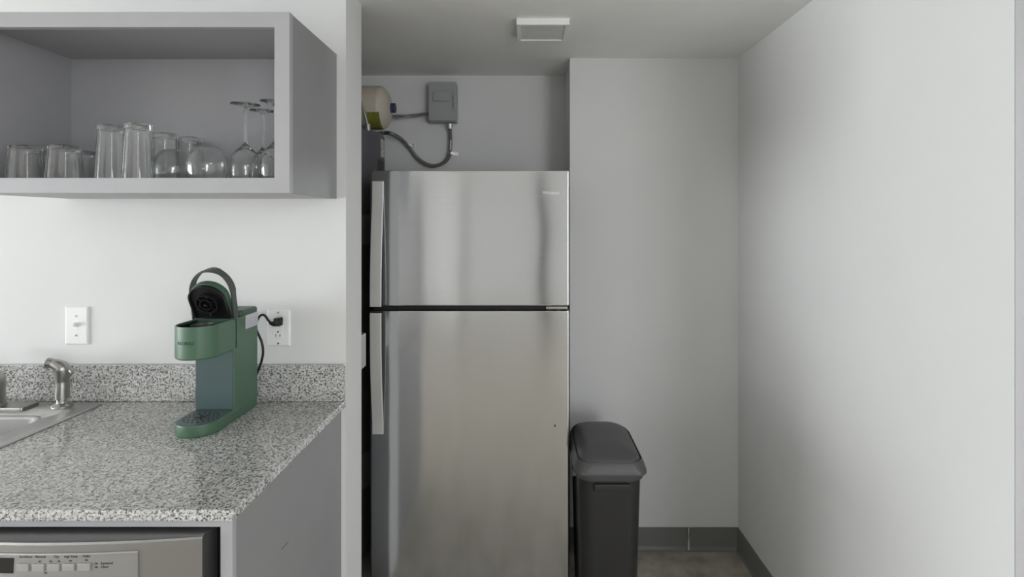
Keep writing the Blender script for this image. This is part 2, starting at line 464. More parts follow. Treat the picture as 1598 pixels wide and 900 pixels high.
# ------------------------------------------------------------------ water heater and pipes in the alcove
HX, HY, HR = -.891, 2.385, .245
wh = thing('water_heater', 'dark grey upright water heater tank behind the partition end', 'water heater', (HX, HY, 0))
HT = 1.878
b = B(); lathe(b, [(.0001, .06), (HR-.02, .06), (HR, .07), (HR, HT-.02), (HR-.006, HT-.006), (HR-.025, HT), (.0001, HT)], (HX, HY, 0), 64)
obj('tank', b, M['heater'], wh, smooth=40)
for i in range(3):
    a = i*2*PI/3+.4; b = B(); cyl(b, (HX+.18*math.cos(a), HY+.18*math.sin(a), 0), (HX+.18*math.cos(a), HY+.18*math.sin(a), .062), .02)
    obj('foot', b, M['heater'], wh, smooth=40)
def patch(name, cx, cy, r, a0, a1, z0, z1, t, m, parent, n=10):
    b = B(); loop = []
    for i in range(n+1):
        a = math.radians(a0+(a1-a0)*i/n); loop.append((cx+(r+t)*math.cos(a), cy+(r+t)*math.sin(a)))
    for i in range(n, -1, -1):
        a = math.radians(a0+(a1-a0)*i/n); loop.append((cx+(r-.002)*math.cos(a), cy+(r-.002)*math.sin(a)))
    prism(b, loop, z0, z1)
    return obj(name, b, m, parent, smooth=40)
patch('access_cover', HX, HY, HR, -58, -22, 1.38, 1.505, .012, M['heater_panel'], wh)
patch('lower_access_cover', HX, HY, HR, -58, -22, .35, .5, .012, M['heater_panel'], wh)
patch('white_sticker', HX, HY, HR, -7, 8, 1.765, 1.845, .001, M['label_white'], wh)
patch('dark_sticker', HX, HY, HR, -14, 6, 1.60, 1.75, .001, M['label_dark'], wh)
b = B(); tube(b, [P(560, 150, 2.26), P(567, 172, 2.26), P(573, 192, 2.27), P(574, 203, 2.28)], .006)
obj('braided_line', b, M['conduit'], wh, smooth=60)
obj('brass_fitting', cyl(B(), P(574, 193, 2.27), P(574.5, 203, 2.28), .010), M['zinc'], wh, smooth=40)

TX, TY, TZ, TR = -.75, 2.40, 1.992, .098
et = thing('expansion_tank', 'cream horizontal expansion tank lying above the dark water heater', 'tank', (TX, TY, TZ-TR))
def tank(b, x0, x1, r):
    prof = [(.0001, x0)]+[(r*math.sin(a), x0+.05*(1-math.cos(a))) for a in [PI/2*i/8 for i in range(1, 9)]]
    prof += [(r*math.sin(a), x1-.05*(1-math.cos(a))) for a in [PI/2*i/8 for i in range(8, 0, -1)]]+[(.0001, x1)]
    lathe(b, prof, (0, TY, TZ), 48, 'x')
b = B(); tank(b, -1.0, P(611, 0, TY).x, TR); obj('shell', b, M['cream'], et, smooth=50)
b = B(); cyl(b, (P(609.5, 0, TY).x, TY, TZ+.0), (P(617, 0, TY).x, TY, TZ), .022); obj('valve_cap', b, M['blue_cap'], et, smooth=40)
b = B(); lp = []
for i in range(9):
    a = math.radians(-158+62*i/8)
    lp.append((TY+(TR+.0012)*math.sin(a)*0+(TR+.0012)*math.cos(a), TZ+(TR+.0012)*math.sin(a)))
for i in range(8, -1, -1):
    a = math.radians(-158+62*i/8); lp.append((TY+(TR-.002)*math.cos(a), TZ+(TR-.002)*math.sin(a)))
# yz outline extruded along x; lower front quarter of the tank
prism(b, [(y, z) for y, z in lp[:]], P(572, 0, 2.31).x, P(591, 0, 2.31).x, 'yz')
obj('yellow_label', b, M['label_yellow'], et, smooth=40)
obj('pipe_nipple', cyl(B(), (-.93, TY, TZ-TR-.012), (-.93, TY, TZ-.09), .012), M['zinc'], et, smooth=40)

def on_wall(px, py, d=AB): return P(px, py, d)
db = thing('disconnect_box', 'grey electrical disconnect box on the alcove wall above the refrigerator', 'electrical box', P(690, 190, AB))
x0, x1, z1, z0 = P(670, 0, 2.60).x, P(712, 0, 2.60).x, P(0, 129, 2.60).z, P(0, 190, 2.60).z
obj('enclosure', box(B(), x0, x1, 2.60, AB, z0, z1, .004), M['box_grey'], db, smooth=40)
b = B(); box(b, x0-.002, x1+.002, 2.590, 2.605, z0+.004, z1+.002, .003)
box(b, x0+.02, x1-.03, 2.583, 2.592, P(0, 159, 2.6).z, P(0, 144, 2.6).z, .003)
obj('cover', b, M['box_grey'], db, smooth=40)
obj('latch', box(B(), x1-.012, x1-.004, 2.580, 2.592, z0+.06, z0+.13, .002), M['box_grey'], db)
b = B(); lathe(b, [(.0001, -.010), (.013, -.010), (.013, .002), (.016, .002), (.016, .014), (.0001, .014)], P(702, 198, 2.63), 20)
obj('connector', b, M['zinc'], db, smooth=40)

cn = thing('flexible_conduit', 'dark flexible conduit looping from the grey box down to the heater', 'conduit', P(655, 258, 2.64))
path = [P(702, 199, 2.63), P(703, 215, 2.635), P(702, 238, 2.64), P(696, 251, 2.64), P(682, 258, 2.64), P(668, 257, 2.64), P(652, 247, 2.64), P(638, 229, 2.64), P(626, 217, 2.63), P(612, 209, 2.56), P(600, 207, 2.60), P(590, 210, 2.59), P(582, 213.5, 2.57)]
b = B(); pp = crom(path, 24); rr = []
tube(b, pp, [.0088+(.0012 if i % 2 else -.0006) for i in range(len(pp))], n=10, smooth=False)
obj('armored_sleeve', b, M['conduit'], cn, smooth=60)
def clamp(px, py, D, parent, side=1):
    c = P(px, py, D); b = B()
    box(b, c.x-.013, c.x+.013, D-.012, D+.012, c.z-.008, c.z+.008, .003)
    box(b, c.x if side > 0 else c.x-.035, c.x+.035 if side > 0 else c.x, AB-.004, AB, c.z-.009, c.z+.009, .001)
    cyl(b, (c.x+side*.026, AB-.009, c.z), (c.x+side*.026, AB-.003, c.z), .006, 10)
    obj('clamp', b, M['zinc'], parent, smooth=40)
clamp(636, 226, 2.645, cn); clamp(703, 239, 2.645, cn)
c2 = thing('twin_cable', 'two thin grey cables running from the grey box to the cream tank', 'cable', P(640, 180, 2.62))
for dz in (0, 3):
    b = B(); tube(b, [P(670, 177+dz*.7-1, 2.63), P(650, 178.5+dz, 2.635), P(630, 180+dz, 2.62), P(612, 180+dz, 2.56), P(598, 181+dz, 2.52)], .0045)
    obj('cable', b, M['conduit'], c2, smooth=60)
clamp(625, 183, 2.648, c2, -1)

# pale box fixed to the back of the partition end
b = B(); box(b, XE-.09, XE-.0005, SB, 1.858, .969, 1.085, .003)
tag(obj('junction_box', b, M['box_grey'], origin=(XE-.05, SB, 1.03), smooth=40), 'small pale box fixed to the rear edge of the partition next to the refrigerator handle', 'electrical box')

# ------------------------------------------------------------------ ceiling fixture
VX0, VX1, VY0, VY1 = P(806, 0, 1.916).x, P(889, 0, 1.916).x, 1.916, 2.10
vt = thing('ceiling_vent', 'small square white fixture on the ceiling above the refrigerator', 'ceiling fixture', ((VX0+VX1)/2, 2.01, CZ))
b = B(); t = .014
plate(b, [VX0, VX0+t, VX1-t, VX1], [VY0, VY0+t, VY1-t, VY1], {(1, 1)}, CZ-.024, CZ, 'xy')
obj('frame', b, M['vent_white'], vt, bevel=.0015)
obj('panel', box(B(), VX0+t, VX1-t, VY0+t, VY1-t, CZ-.019, CZ-.002), M['vent'], vt)

b = B(); plate(b, [1.48, 1.50, 2.40, 2.42], [-1.37, -1.35, -.45, -.43], {(1, 1)}, CZ-.04, CZ, 'xy')  # frame added around the ceiling fill light, out of view
tag(obj('added_lamp_frame', b, M['vent_white'], origin=(1.95, -.9, CZ)), 'large square white frame of an added, unseen ceiling fill light', 'lamp')

# ------------------------------------------------------------------ upper cabinet
CX1, CXI, CF, CB = -.590, -1.409, 1.319, SW
CZ0, CZ1 = 1.545, 1.997
ST = .038
uc = thing('open_wall_cabinet', 'open grey wall cabinet holding upturned glasses above the counter', 'cabinet', (-1.0, SW, CZ0))
CX0 = CXI-.019
b = B(); plate(b, [CX0, CX0+ST, CX1-ST, CX1], [CZ0, CZ0+ST, CZ1-ST, CZ1], {(1, 1)}, CF, CF+.019, 'xz')
obj('face_frame', b, M['cab'], uc, bevel=.001)
obj('side_panel', box(B(), CX1-.019, CX1-.001, CF+.019, CB, CZ0+.001, CZ1-.001), M['cab_shaded'], uc)
obj('side_panel', box(B(), CX0+.001, CXI, CF+.019, CB, CZ0+.001, CZ1-.001), M['cab'], uc)
obj('top_panel', box(B(), CXI, CX1-.019, CF+.019, CB, CZ1-.019, CZ1-.001), M['cab'], uc)
obj('shelf', box(B(), CXI, CX1-.019, CF+.019, CB, CZ0+.001, CZ0+.019), M['cab'], uc)
obj('back_panel', box(B(), CXI, CX1-.019, CB-.012, CB, CZ0+.019, CZ1-.019), M['cab'], uc)

# ------------------------------------------------------------------ glasses (all upside down on the shelf)
SZ = CZ0+.019+.0006
def tumbler_mesh(h, rb, rt, foot):
    """standing on its rim: rim radius rt below, base radius rb at the top; closed shell of glass"""
    prof = [(.0001, h), (rb-.006, h), (rb-.001, h-.002), (rb, h-.006), (rb, h-foot*.9)]
    n = 8
    for i in range(1, n+1):
        t = i/n; prof.append((rb+(rt-rb)*t, (h-foot*.9)*(1-t)+.0012*t))
    prof += [(rt-.001, 0), (rt-.0022, .001)]
    for i in range(1, n+1):
        t = i/n; prof.append((rt-.0024+(rb-.004-rt+.0024)*t, .001*(1-t)+(h-foot)*t))
    prof += [(rb-.012, h-foot+.002), (.0001, h-foot+.0025)]
    b = B(); lathe(b, prof, (0, 0, 0), 84)
    bmesh.ops.remove_doubles(b, verts=b.verts[:], dist=.00015)
    for v in b.verts:                                   # shallow vertical flutes
        r = math.hypot(v.co.x, v.co.y)
        if r > rb-.003 and .008 < v.co.z < h-foot:
            k = 1+.014*math.cos(14*math.atan2(v.co.y, v.co.x))*min(1, (v.co.z-.008)/.02)*min(1, (h-foot-v.co.z)/.01)
            v.co.x *= k; v.co.y *= k
    return b
def put(o, x, y): o.location = (x, y, SZ); return o
def px_of(px, D): return (px-VX)/F*D
# short tumblers
short = obj('tumbler', tumbler_mesh(.110, .035, .0425, .012), M['glass'], smooth=50)
G1s = 'short tumblers upside down on the cabinet shelf'
rows = [(40, 1.40, 'short clear tumbler upside down, front one at the left end of the shelf'),
        (101, 1.40, 'short clear tumbler upside down, in front between the left end one and the tall glasses'),
        (63, 1.50, 'short clear tumbler half hidden behind the left end tumbler'),
        (127, 1.50, 'short clear tumbler peeking out just left of the first tall glass')]
for i, (px, D, lab) in enumerate(rows):
    o = short if i == 0 else short.copy()
    if i: COL.objects.link(o)
    put(o, px_of(px, D), D); tag(o, lab, 'glass', G1s)
tall = obj('tall_glass', tumbler_mesh(.164, .0305, .0375, .014), M['glass'], smooth=50)
G2s = 'tall glasses upside down on the cabinet shelf'
rows = [(174, 1.40, 'tall clear glass upside down, the one next to the short tumblers'),
        (216, 1.38, 'tall clear glass upside down, in front beside the round stemless glass'),
        (258, 1.525, 'tall clear glass upside down behind the smaller stemless glass'),
        (297, 1.598, 'tall clear glass upside down, the rearmost, its base showing between stemless glasses')]
for i, (px, D, lab) in enumerate(rows):
    o = tall if i == 0 else tall.copy()
    if i: COL.objects.link(o)
    put(o, px_of(px, D), D); tag(o, lab, 'glass', G2s)
def shell(prof, wall):
    """offset an outer profile (r, h) inward to make a closed glass wall"""
    inner = []
    for r, h in reversed(prof): inner.append((max(r-wall, .0001), h))
    return prof+inner
# stemless wine glasses, rim down
def stemless():
    H = .108
    outer = [(.0001, H), (.018, H), (.024, H-.002), (.034, H-.010), (.043, H-.022), (.0485, H-.036), (.0500, H-.050), (.049, H-.066), (.0455, H-.085), (.041, .008), (.0395, .001)]
    inner = [(.0385, .0008), (.0400, .008), (.0444, H-.085), (.0478, H-.066), (.0487, H-.050), (.0471, H-.037), (.0415, H-.0235), (.033, H-.0122), (.023, H-.0042), (.017, H-.0026), (.0001, H-.0026)]
    b = B(); lathe(b, outer+inner, (0, 0, 0), 64); bmesh.ops.remove_doubles(b, verts=b.verts[:], dist=.00015)
    return b
sl = obj('stemless_wine_glass', stemless(), M['glass'], smooth=60)
G3s = 'stemless wine glasses upside down on the cabinet shelf'
put(sl, px_of(270, 1.46), 1.46); tag(sl, 'round stemless wine glass upside down beside the tall glasses', 'glass', G3s)
o = sl.copy(); COL.objects.link(o); put(o, px_of(323, 1.392), 1.392); tag(o, 'largest stemless wine glass upside down, next to the stemmed glasses', 'glass', G3s)
# stemmed wine glasses, foot up: bowl, stem and foot share their open rings
HS = .235
def stemmed(label, x, y, src=None):
    r = thing('wine_glass', label, 'glass', (x, y, SZ), 'stemmed wine glasses upside down on the cabinet shelf')
    if src:
        for ch in src.children:
            c = ch.copy(); c.parent = r; COL.objects.link(c)
        return r
    def part(name, prof):
        b = B(); lathe(b, [(p, h) for p, h in prof], (x, y, SZ), 56)
        bmesh.ops.remove_doubles(b, verts=b.verts[:], dist=.00012)
        o_ = obj(name, b, M['glass'], r, smooth=60)
    # bowl outer from the stem joint (top) down to the rim, then the inner wall back up
    part('bowl', [(.0048, .128), (.0075, .122), (.0150, .113), (.0250, .103), (.0340, .090), (.0395, .073), (.0405, .058), (.0390, .035), (.0350, .010), (.0330, .0008),
                  (.0320, .0008), (.0338, .010), (.0376, .035), (.0391, .058), (.0380, .073), (.0325, .089), (.0235, .101), (.0130, .1095), (.0001, .1130)])
    part('stem', [(.0040, HS-.014), (.0036, HS-.03), (.0034, HS-.06), (.0036, .145), (.0048, .128)])
    part('foot', [(.0001, HS), (.034, HS-.0006), (.0375, HS-.0015), (.0378, HS-.003), (.034, HS-.0042), (.018, HS-.0065), (.0075, HS-.010), (.0040, HS-.014)])
    return r
w1 = stemmed('stemmed wine glass upside down, fully visible, beside the large stemless glass', px_of(383, 1.46), 1.46)
stemmed('stemmed wine glass upside down, set farthest back of the stemmed ones', px_of(411, 1.545), 1.545, w1)
stemmed('stemmed wine glass upside down, partly cut off by the right frame of the cabinet', px_of(429, 1.43), 1.43, w1)

# ------------------------------------------------------------------ counter
CT, CU = .919, .897
SX0, SX1, SY0, SY1 = -2.12, -1.284, 1.105, 1.607     # sink rim
ct = B(); plate(ct, [-2.9, SX0+.02, SX1-.02, -.562], [1.015, SY0+.02, SY1-.02, SW], {(1, 1)}, CU, CT, 'xy')
tag(obj('countertop', ct, M['granite'], bevel=.003), 'grey speckled granite worktop carrying the green coffee maker and the sink', 'countertop')
tag(obj('backsplash', box(B(), -2.9, -.564, 1.63, SW-.0003, CT+.0005, 1.031, .0015), M['granite']), 'low speckled granite strip along the wall behind the coffee maker', 'backsplash')
bc = thing('base_cabinet', 'grey painted base cabinet frame around the dishwasher, with plain end panel', 'cabinet', (-1.6, 1.3, 0))
PX = -.577
obj('end_panel', box(B(), PX-.019, PX, 1.052, SW-.0005, 0, CU), M['cab_shaded'], bc)
obj('end_stile', box(B(), PX-.0235, PX+.0005, 1.038, 1.052, 0, CU, .0008), M['cab'], bc)
obj('top_rail', box(B(), -2.85, PX-.0235, 1.040, 1.056, .8725, CU, .0008), M['cab'], bc)
obj('carcass', box(B(), -2.85, -1.235, 1.06, SW-.002, .1, .70), M['cab'], bc)
obj('plinth', box(B(), -2.85, -1.235, 1.11, 1.2, 0, .1), M['base'], bc)
for k in range(3):
    x = -2.83+k*.53
    dr = obj('door', box(B(), x, x+.51, 1.040, 1.06, .12, .86, .002), M['cab'], bc)
    b = B(); tube(b, [(x+.46, 1.04, .78), (x+.46, 1.012, .78), (x+.46, 1.012, .68), (x+.46, 1.04, .68)], .005, smooth=False)
    obj('handle', b, M['nickel'], dr, smooth=40)
c0, c1_ = P(440, 856, 1.15), P(447, 849, 1.18)
b = B(); y0, z0 = 1.255, EYE+(VY-857)/F*1.255
ya = -PX*F/(VX-439); yb = -PX*F/(VX-449)
za = EYE+(VY-857)/F*ya; zb = EYE+(VY-846)/F*yb
prism(b, [(ya, za-.0006), (yb, zb-.0006), (yb, zb+.0008), (ya, za+.0008)], PX-.001, PX+.0004, 'yz')
obj('scratch_mark', b, M['scratch'], [c for c in bc.children if c.name.startswith('end_panel')][0])

# ------------------------------------------------------------------ dishwasher
dw = thing('dishwasher', 'silver dishwasher with push buttons and dark display under the worktop', 'dishwasher', (-.92, 1.35, 0))
DX0, DX1 = -1.224, -.626
def bow(x, base=1.022, d=.021):
    t = (x-(DX0+DX1)/2)/((DX1-DX0)/2)
    return base-d*(1-t*t)
def curved_slab(name, x0, x1, z0, z1, off, thick, m, parent, bev=0.0, n=24, base=1.022, ztop_back=None):
    b = B(); rings = []
    for i in range(n+1):
        x = x0+(x1-x0)*i/n; y = bow(x)-off
        zt = z1
        rings.append([(x, y+thick, z0), (x, y, z0), (x, y, zt-bev), (x, y+bev*.35, zt-bev*.3), (x, y+bev, zt), (x, y+thick, zt if ztop_back is None else ztop_back)])
    loft(b, rings)
    return obj(name, b, m, parent, smooth=25)
obj('tub', box(B(), DX0+.012, DX1-.012, 1.075, 1.60, .04, .855), M['fridge_side'], dw)
door = curved_slab('door', DX0, DX1, .10, .865, 0, .05, M['dw_steel'], dw, .005)
pb = B(); n = 24
con = curved_slab('control_panel', DX0+.11, P(217, 0, 1.01).x, 0.765, .8462, .003, .012, M['dw_panel'], door, .0025)
zc = lambda py, D=1.001: EYE+(VY-py)/F*D
def face_y(x, e=.003): return bow(x)-e
def cpx(px): return (px-VX)/F*1.001
b = B(); x1 = cpx(23)
rg = []
for i in range(9):
    x = x1-.12+.12*i/8; y = face_y(x)
    rg.append([(x, y+.004, zc(893)), (x, y-.0004, zc(893)), (x+.0015*(i == 8), y-.0004, zc(869)), (x+.0015*(i == 8), y+.004, zc(869))])
loft(b, rg); obj('display', b, M['display'], con)
for k, (a, c) in enumerate(((30, 48.5), (54, 72.5), (77, 96), (100, 119), (123, 143))):
    xa, xb = cpx(a), cpx(c); y = face_y((xa+xb)/2)
    obj('button', box(B(), xa, xb, y-.0028, y+.006, zc(889), zc(877.5), .001), M['dw_button'], con)
def ptext(s, px, py, size, center=True):
    x = cpx(px); z = zc(py)
    def wp(u, v, d): return Vector((x+u, face_y(x+u)-.0002-d, z+v))
    return text('printed_text', s, size, None, M['print_grey'], con, .0002, 'CENTER' if center else 'LEFT', wp)
for s, px in (('Start/Reset', 42.5), ('Normal', 65.5), ('Dry', 90), ('High Temp', 112), ('Delay', 136)):
    ptext(s, px, 868.5, .0056 if len(s) > 6 else .0062)
ptext('Sanitized', 157, 880.5, .0062, False); ptext('Clean', 157, 886, .0062, False)
b = B()
for px, py in ((64.5, 874), (81.5, 874), (94, 874), (111.5, 873.7), (135.5, 873), (150.5, 878.8), (150.5, 884.5), (73.5, 892)):
    b = B(); x = cpx(px); y = face_y(x); box(b, x-.0022, x+.0022, y-.0006, y+.001, zc(py)-.0011, zc(py)+.0011)
    obj('indicator_mark', b, M['print_grey'], con)
obj('toe_kick', box(B(), DX0+.01, DX1-.01, 1.10, 1.12, .005, .098), M['fridge_side'], dw)
b = B(); tube(b, [(-1.15, bow(-1.15), .72), (-1.15, bow(-1.15)-.035, .72), (-.70, bow(-.70)-.035, .72), (-.70, bow(-.70), .72)], .010, smooth=False)
obj('handle', b, M['steel_handle'], door, smooth=40)

# ------------------------------------------------------------------ sink
sk = thing('sink', 'stainless steel drop-in sink with a flat faucet ledge, set in the granite', 'sink', ((SX0+SX1)/2, 1.36, CT))
cx, cy = (SX0+SX1)/2, (SY0+SY1)/2; hx, hy = (SX1-SX0)/2, (SY1-SY0)/2
ox0, ox1, oy0, oy1 = SX0+.06, -1.357, SY0+.035, 1.497
ocx, ocy, ohx, ohy = (ox0+ox1)/2, (oy0+oy1)/2, (ox1-ox0)/2, (oy1-oy0)/2
b = B()
rings = [rrect(cx, cy, hx, hy, .012, 6, CT+.0004), rrect(cx, cy, hx-.001, hy-.001, .012, 6, CT+.003), rrect(cx, cy, hx-.005, hy-.005, .012, 6, CT+.0062),
         rrect(cx, cy, hx-.010, hy-.010, .012, 6, CT+.0062), rrect(cx, cy, hx-.014, hy-.014, .012, 6, CT+.0042),
         rrect(ocx, ocy, ohx+.006, ohy+.006, .05, 6, CT+.0042)]
rings2 = [rings[-1], rrect(ocx, ocy, ohx+.001, ohy+.001, .048, 6, CT+.0025), rrect(ocx, ocy, ohx-.004, ohy-.004, .045, 6, CT-.004),
         rrect(ocx, ocy, ohx-.012, ohy-.012, .045, 6, CT-.13), rrect(ocx, ocy, ohx-.018, ohy-.018, .045, 6, CT-.155), rrect(ocx, ocy, ohx-.04, ohy-.04, .04, 6, CT-.168),
         rrect(ocx, ocy, .06, .06, .055, 6, CT-.172)]
loft(b, rings, False, False)
o = obj('rim', b, M['sink'], sk, smooth=35, recalc=True)
md = o.modifiers.new('solidify', 'SOLIDIFY'); md.thickness = .001; md.offset = 0
b = B(); loft(b, rings2, False, True)
o = obj('bowl', b, M['bowl'], sk, smooth=35, recalc=True)
md = o.modifiers.new('solidify', 'SOLIDIFY'); md.thickness = .001; md.offset = 0
b = B(); lathe(b, [(.0001, .001), (.012, .0015), (.030, .0005), (.040, .004), (.045, .001), (.045, -.002)], (ocx, ocy, CT-.1705), 32)
obj('drain', b, M['chrome'], sk, smooth=50)
DZ = CT+.0050
# faucet: deck plate and body
fc = thing('faucet', 'metal faucet on an oval deck plate at the sink ledge, mostly cut off', 'faucet', (-1.60, 1.555, DZ))
fcx = -1.568
b = B()
rings = []
for s, z in ((1, 0), (1, .004), (.985, .0075), (.95, .0095)):
    rings.append([Vector((fcx+p.x*(.95+.05*s)*1.0, 1.562+p.y*s, DZ+z)) for p in rrect(0, 0, .105, .0295, .006, 6)])
loft(b, rings); obj('deck_plate', b, M['nickel'], fc, smooth=35)
b = B(); lathe(b, [(.030, .009), (.031, .012), (.028, .018), (.0275, .06), (.029, .075), (.027, .092), (.020, .108), (.010, .116), (.0001, .118)], (fcx, 1.555, DZ), 36)
obj('body', b, M['nickel'], fc, smooth=50)
b = B(); tube(b, [(fcx, 1.55, DZ+.06), (fcx-.01, 1.50, DZ+.10), (fcx-.03, 1.42, DZ+.135), (fcx-.045, 1.35, DZ+.13), (fcx-.05, 1.325, DZ+.105)], [.016, .015, .013, .012, .013], 16)
obj('spout', b, M['nickel'], fc, smooth=50)
b = B(); tube(b, [(fcx, 1.555, DZ+.115), (fcx-.02, 1.58, DZ+.135), (fcx-.06, 1.60, DZ+.15)], [.010, .008, .006], 12)
obj('lever', b, M['nickel'], fc, smooth=50)
# side sprayer
spx = P(97, 0, 1.578).x; sy = 1.578
sp = thing('side_sprayer', 'short metal side sprayer with bent head standing at the sink corner', 'sprayer', (spx, sy, DZ))
b = B(); lathe(b, [(.0001, 0), (.0265, 0), (.0265, .002), (.024, .0055), (.0175, .0095), (.0155, .0115), (.0001, .012)], (spx, sy, DZ), 36)
obj('flange', b, M['nickel'], sp, smooth=40)
b = B(); lathe(b, [(.0150, .0115), (.0150, .0235), (.0135, .0245), (.0135, .026), (.0155, .0268), (.0155, .029)], (spx, sy, DZ), 32)
obj('collar', b, M['chrome'], sp, smooth=30)
b = B()
q = lambda px, py, dy=0: P(px, py, 1.578+dy)
tube(b, [q(97.3, 621), q(97.2, 613), q(97.5, 604), q(97.5, 594), q(98.5, 584, -.001), q(97, 575, -.003), q(90, 569.5, -.006), q(82, 567, -.009), q(74.0, 566, -.012)],
     [.0182, .0180, .0172, .0168, .0185, .0195, .0172, .0140, .0155], 24)
obj('wand', b, M['nickel'], sp, smooth=50)
b = B(); tube(b, [q(97, 568, 0), q(104, 574, .002), q(110.5, 582, .003), q(104, 587, .001)], [.008, .0105, .0065, .005], 14)
obj('trigger', b, M['nickel'], sp, smooth=50)
b = B(); cyl(b, q(73.6, 566.5, -.012), q(72.3, 566.4, -.0125), .0100); obj('nozzle', b, M['plastic_black'], sp, smooth=40)

# ------------------------------------------------------------------ light switch and outlet
def wallplate(root, cx, cz, w_, h_):
    b = B(); r = []
    for ins, y in ((0, SW), (0, SW-.002), (.0025, SW-.0055), (.006, SW-.0062)):
        r.append([(p.x, y, p.y) for p in rrect(cx, cz, w_/2-ins, h_/2-ins, .003, 3)])
    loft(b, r)
    return obj('plate', b, M['plastic_white'], root, smooth=40)
c = P(121.5, 507.5, SW)
sw = thing('light_switch', 'white single toggle light switch plate on the wall over the sink', 'light switch', (c.x, SW, c.z-.06))
wallplate(sw, c.x, c.z, .074, .119)
b = B(); box(b, c.x-.0055, c.x+.0055, SW-.0068, SW-.006, c.z-.0125, c.z+.0125, .0003)
obj('toggle_slot', b, M['plastic_white'], sw)
b = B(); r = []
for t, (y, z) in enumerate(((SW-.006, .0015), (SW-.0185, .0085))):
    hw, hh = (.0048, .0065) if t == 0 else (.0036, .0040)
    r.append([(c.x+a, y, c.z+z+d) for a, d in ((-hw, -hh), (hw, -hh), (hw, hh), (-hw, hh))])
loft(b, r); obj('toggle', b, M['plastic_white'], sw, bevel=.001)
for dz in (-.030, .030): obj('screw', cyl(B(), (c.x, SW-.0075, c.z+dz), (c.x, SW-.006, c.z+dz), .0032, 14), M['nickel'], sw, smooth=40)
c = P(435.5, 511, SW)
ol = thing('wall_outlet', 'white wall outlet plate with the black coffee maker plug in it', 'outlet', (c.x, SW, c.z-.06))
wallplate(ol, c.x, c.z, .073, .115)
b = B(); box(b, c.x-.0165, c.x+.0165, SW-.0078, SW-.005, c.z-.0335, c.z+.0335, .0008)
fcp = obj('receptacle', b, M['plastic_white'], ol)
for dz in (.019, -.019):
    b = B()
    for dx, hh in ((-.0064, .0042), (.0064, .0034)): box(b, c.x+dx-.0011, c.x+dx+.0011, SW-.0081, SW-.0076, c.z+dz-.004-hh, c.z+dz-.004+hh)
    cyl(b, (c.x, SW-.0081, c.z+dz+.007), (c.x, SW-.0076, c.z+dz+.007), .0026, 12)
    obj('socket_slots', b, M['dark_slot'], fcp)
for dz in (-.048, .048): obj('screw', cyl(B(), (c.x, SW-.0072, c.z+dz), (c.x, SW-.006, c.z+dz), .003, 14), M['nickel'], ol, smooth=40)

# ------------------------------------------------------------------ coffee maker
KX, KW, KF, KR = -.8665, .0555, 1.403, 1.600   # centre x, half width, nose centre y, rear y
def uout(w_, yf, yr, z, n=20, rc=.008, kx=KX):
    """U-shaped plan outline: round nose towards the camera, square back"""
    pts = [Vector((kx-w_, yf, z))]
    pts = []
    for i in range(n+1):
        a = PI+PI*i/n; pts.append(Vector((kx+w_*math.cos(a), yf+w_*math.sin(a), z)))
    for i in range(5):
        a = PI/2*i/4; pts.append(Vector((kx+w_-rc+rc*math.cos(a), yr-rc+rc*math.sin(a), z)))
    for i in range(5):
        a = PI/2+PI/2*i/4; pts.append(Vector((kx-w_+rc+rc*math.cos(a), yr-rc+rc*math.sin(a), z)))
    return pts
KZ = CT
km = thing('coffee_maker', 'green single serve coffee maker with its lid flipped open on the worktop', 'coffee maker', (KX, 1.48, KZ))
b = B(); loft(b, [uout(KW-.003, KF, KR-.003, KZ), uout(KW-.001, KF, KR-.001, KZ+.003), uout(KW, KF, KR, KZ+.006), uout(KW, KF, KR, KZ+.0285), uout(KW-.002, KF, KR-.001, KZ+.0315)])
base = obj('base', b, M['green'], km, smooth=40)
# drip tray with holes
b = B(); z = KZ+.0318
loft(b, [uout(KW-.0045, KF, 1.470, z-.004, rc=.003), uout(KW-.0045, KF, 1.470, z, rc=.003), uout(KW-.006, KF, 1.4685, z+.0012, rc=.003)])
tray = obj('drip_tray', b, M['green_panel'], base, smooth=40)
b = B()
def hole(x, y, r, n=10): cyl(b, (x, y, z+.0010), (x, y, z+.0016), r, n)
for ring, cnt in ((.030, 14), (.041, 20)):
    for i in range(cnt):
        a = 2*PI*i/cnt; hole(KX+ring*math.cos(a), 1.41+ring*math.sin(a)*.95, .0029)
for i in range(6):
    a = 2*PI*i/6; dx, dy = math.cos(a), math.sin(a)
    p0 = Vector((KX+dx*.004, 1.41+dy*.004, z+.0013)); p1 = Vector((KX+dx*.023, 1.41+dy*.023, z+.0013)); s_ = Vector((-dy, dx, 0))*.0022
    loft(b, [[p0-s_, p0+s_, p1+s_*1.5, p1-s_*1.5], [p+Vector((0, 0, .0004)) for p in (p0-s_, p0+s_, p1+s_*1.5, p1-s_*1.5)]])
hole(KX, 1.41, .0075, 20)
obj('drain_holes', b, M['dark_slot'], tray)
# column
CFY = 1.471
b = B(); r = []
for zz, i_ in ((KZ+.0315, 0), (1.2015, 0), (1.2035, .0015)):
    r.append([Vector((p.x, p.y, zz)) for p in rrect(KX, (CFY+KR)/2, KW-i_, (KR-CFY)/2-i_, .006, 4)])
loft(b, r); obj('column', b, M['green'], km, smooth=40)
b = B(); box(b, KX-KW+.0035, KX+KW-.0035, CFY-.0022, CFY+.003, KZ+.034, 1.120, .001)
obj('front_panel', b, M['green_panel'], km)
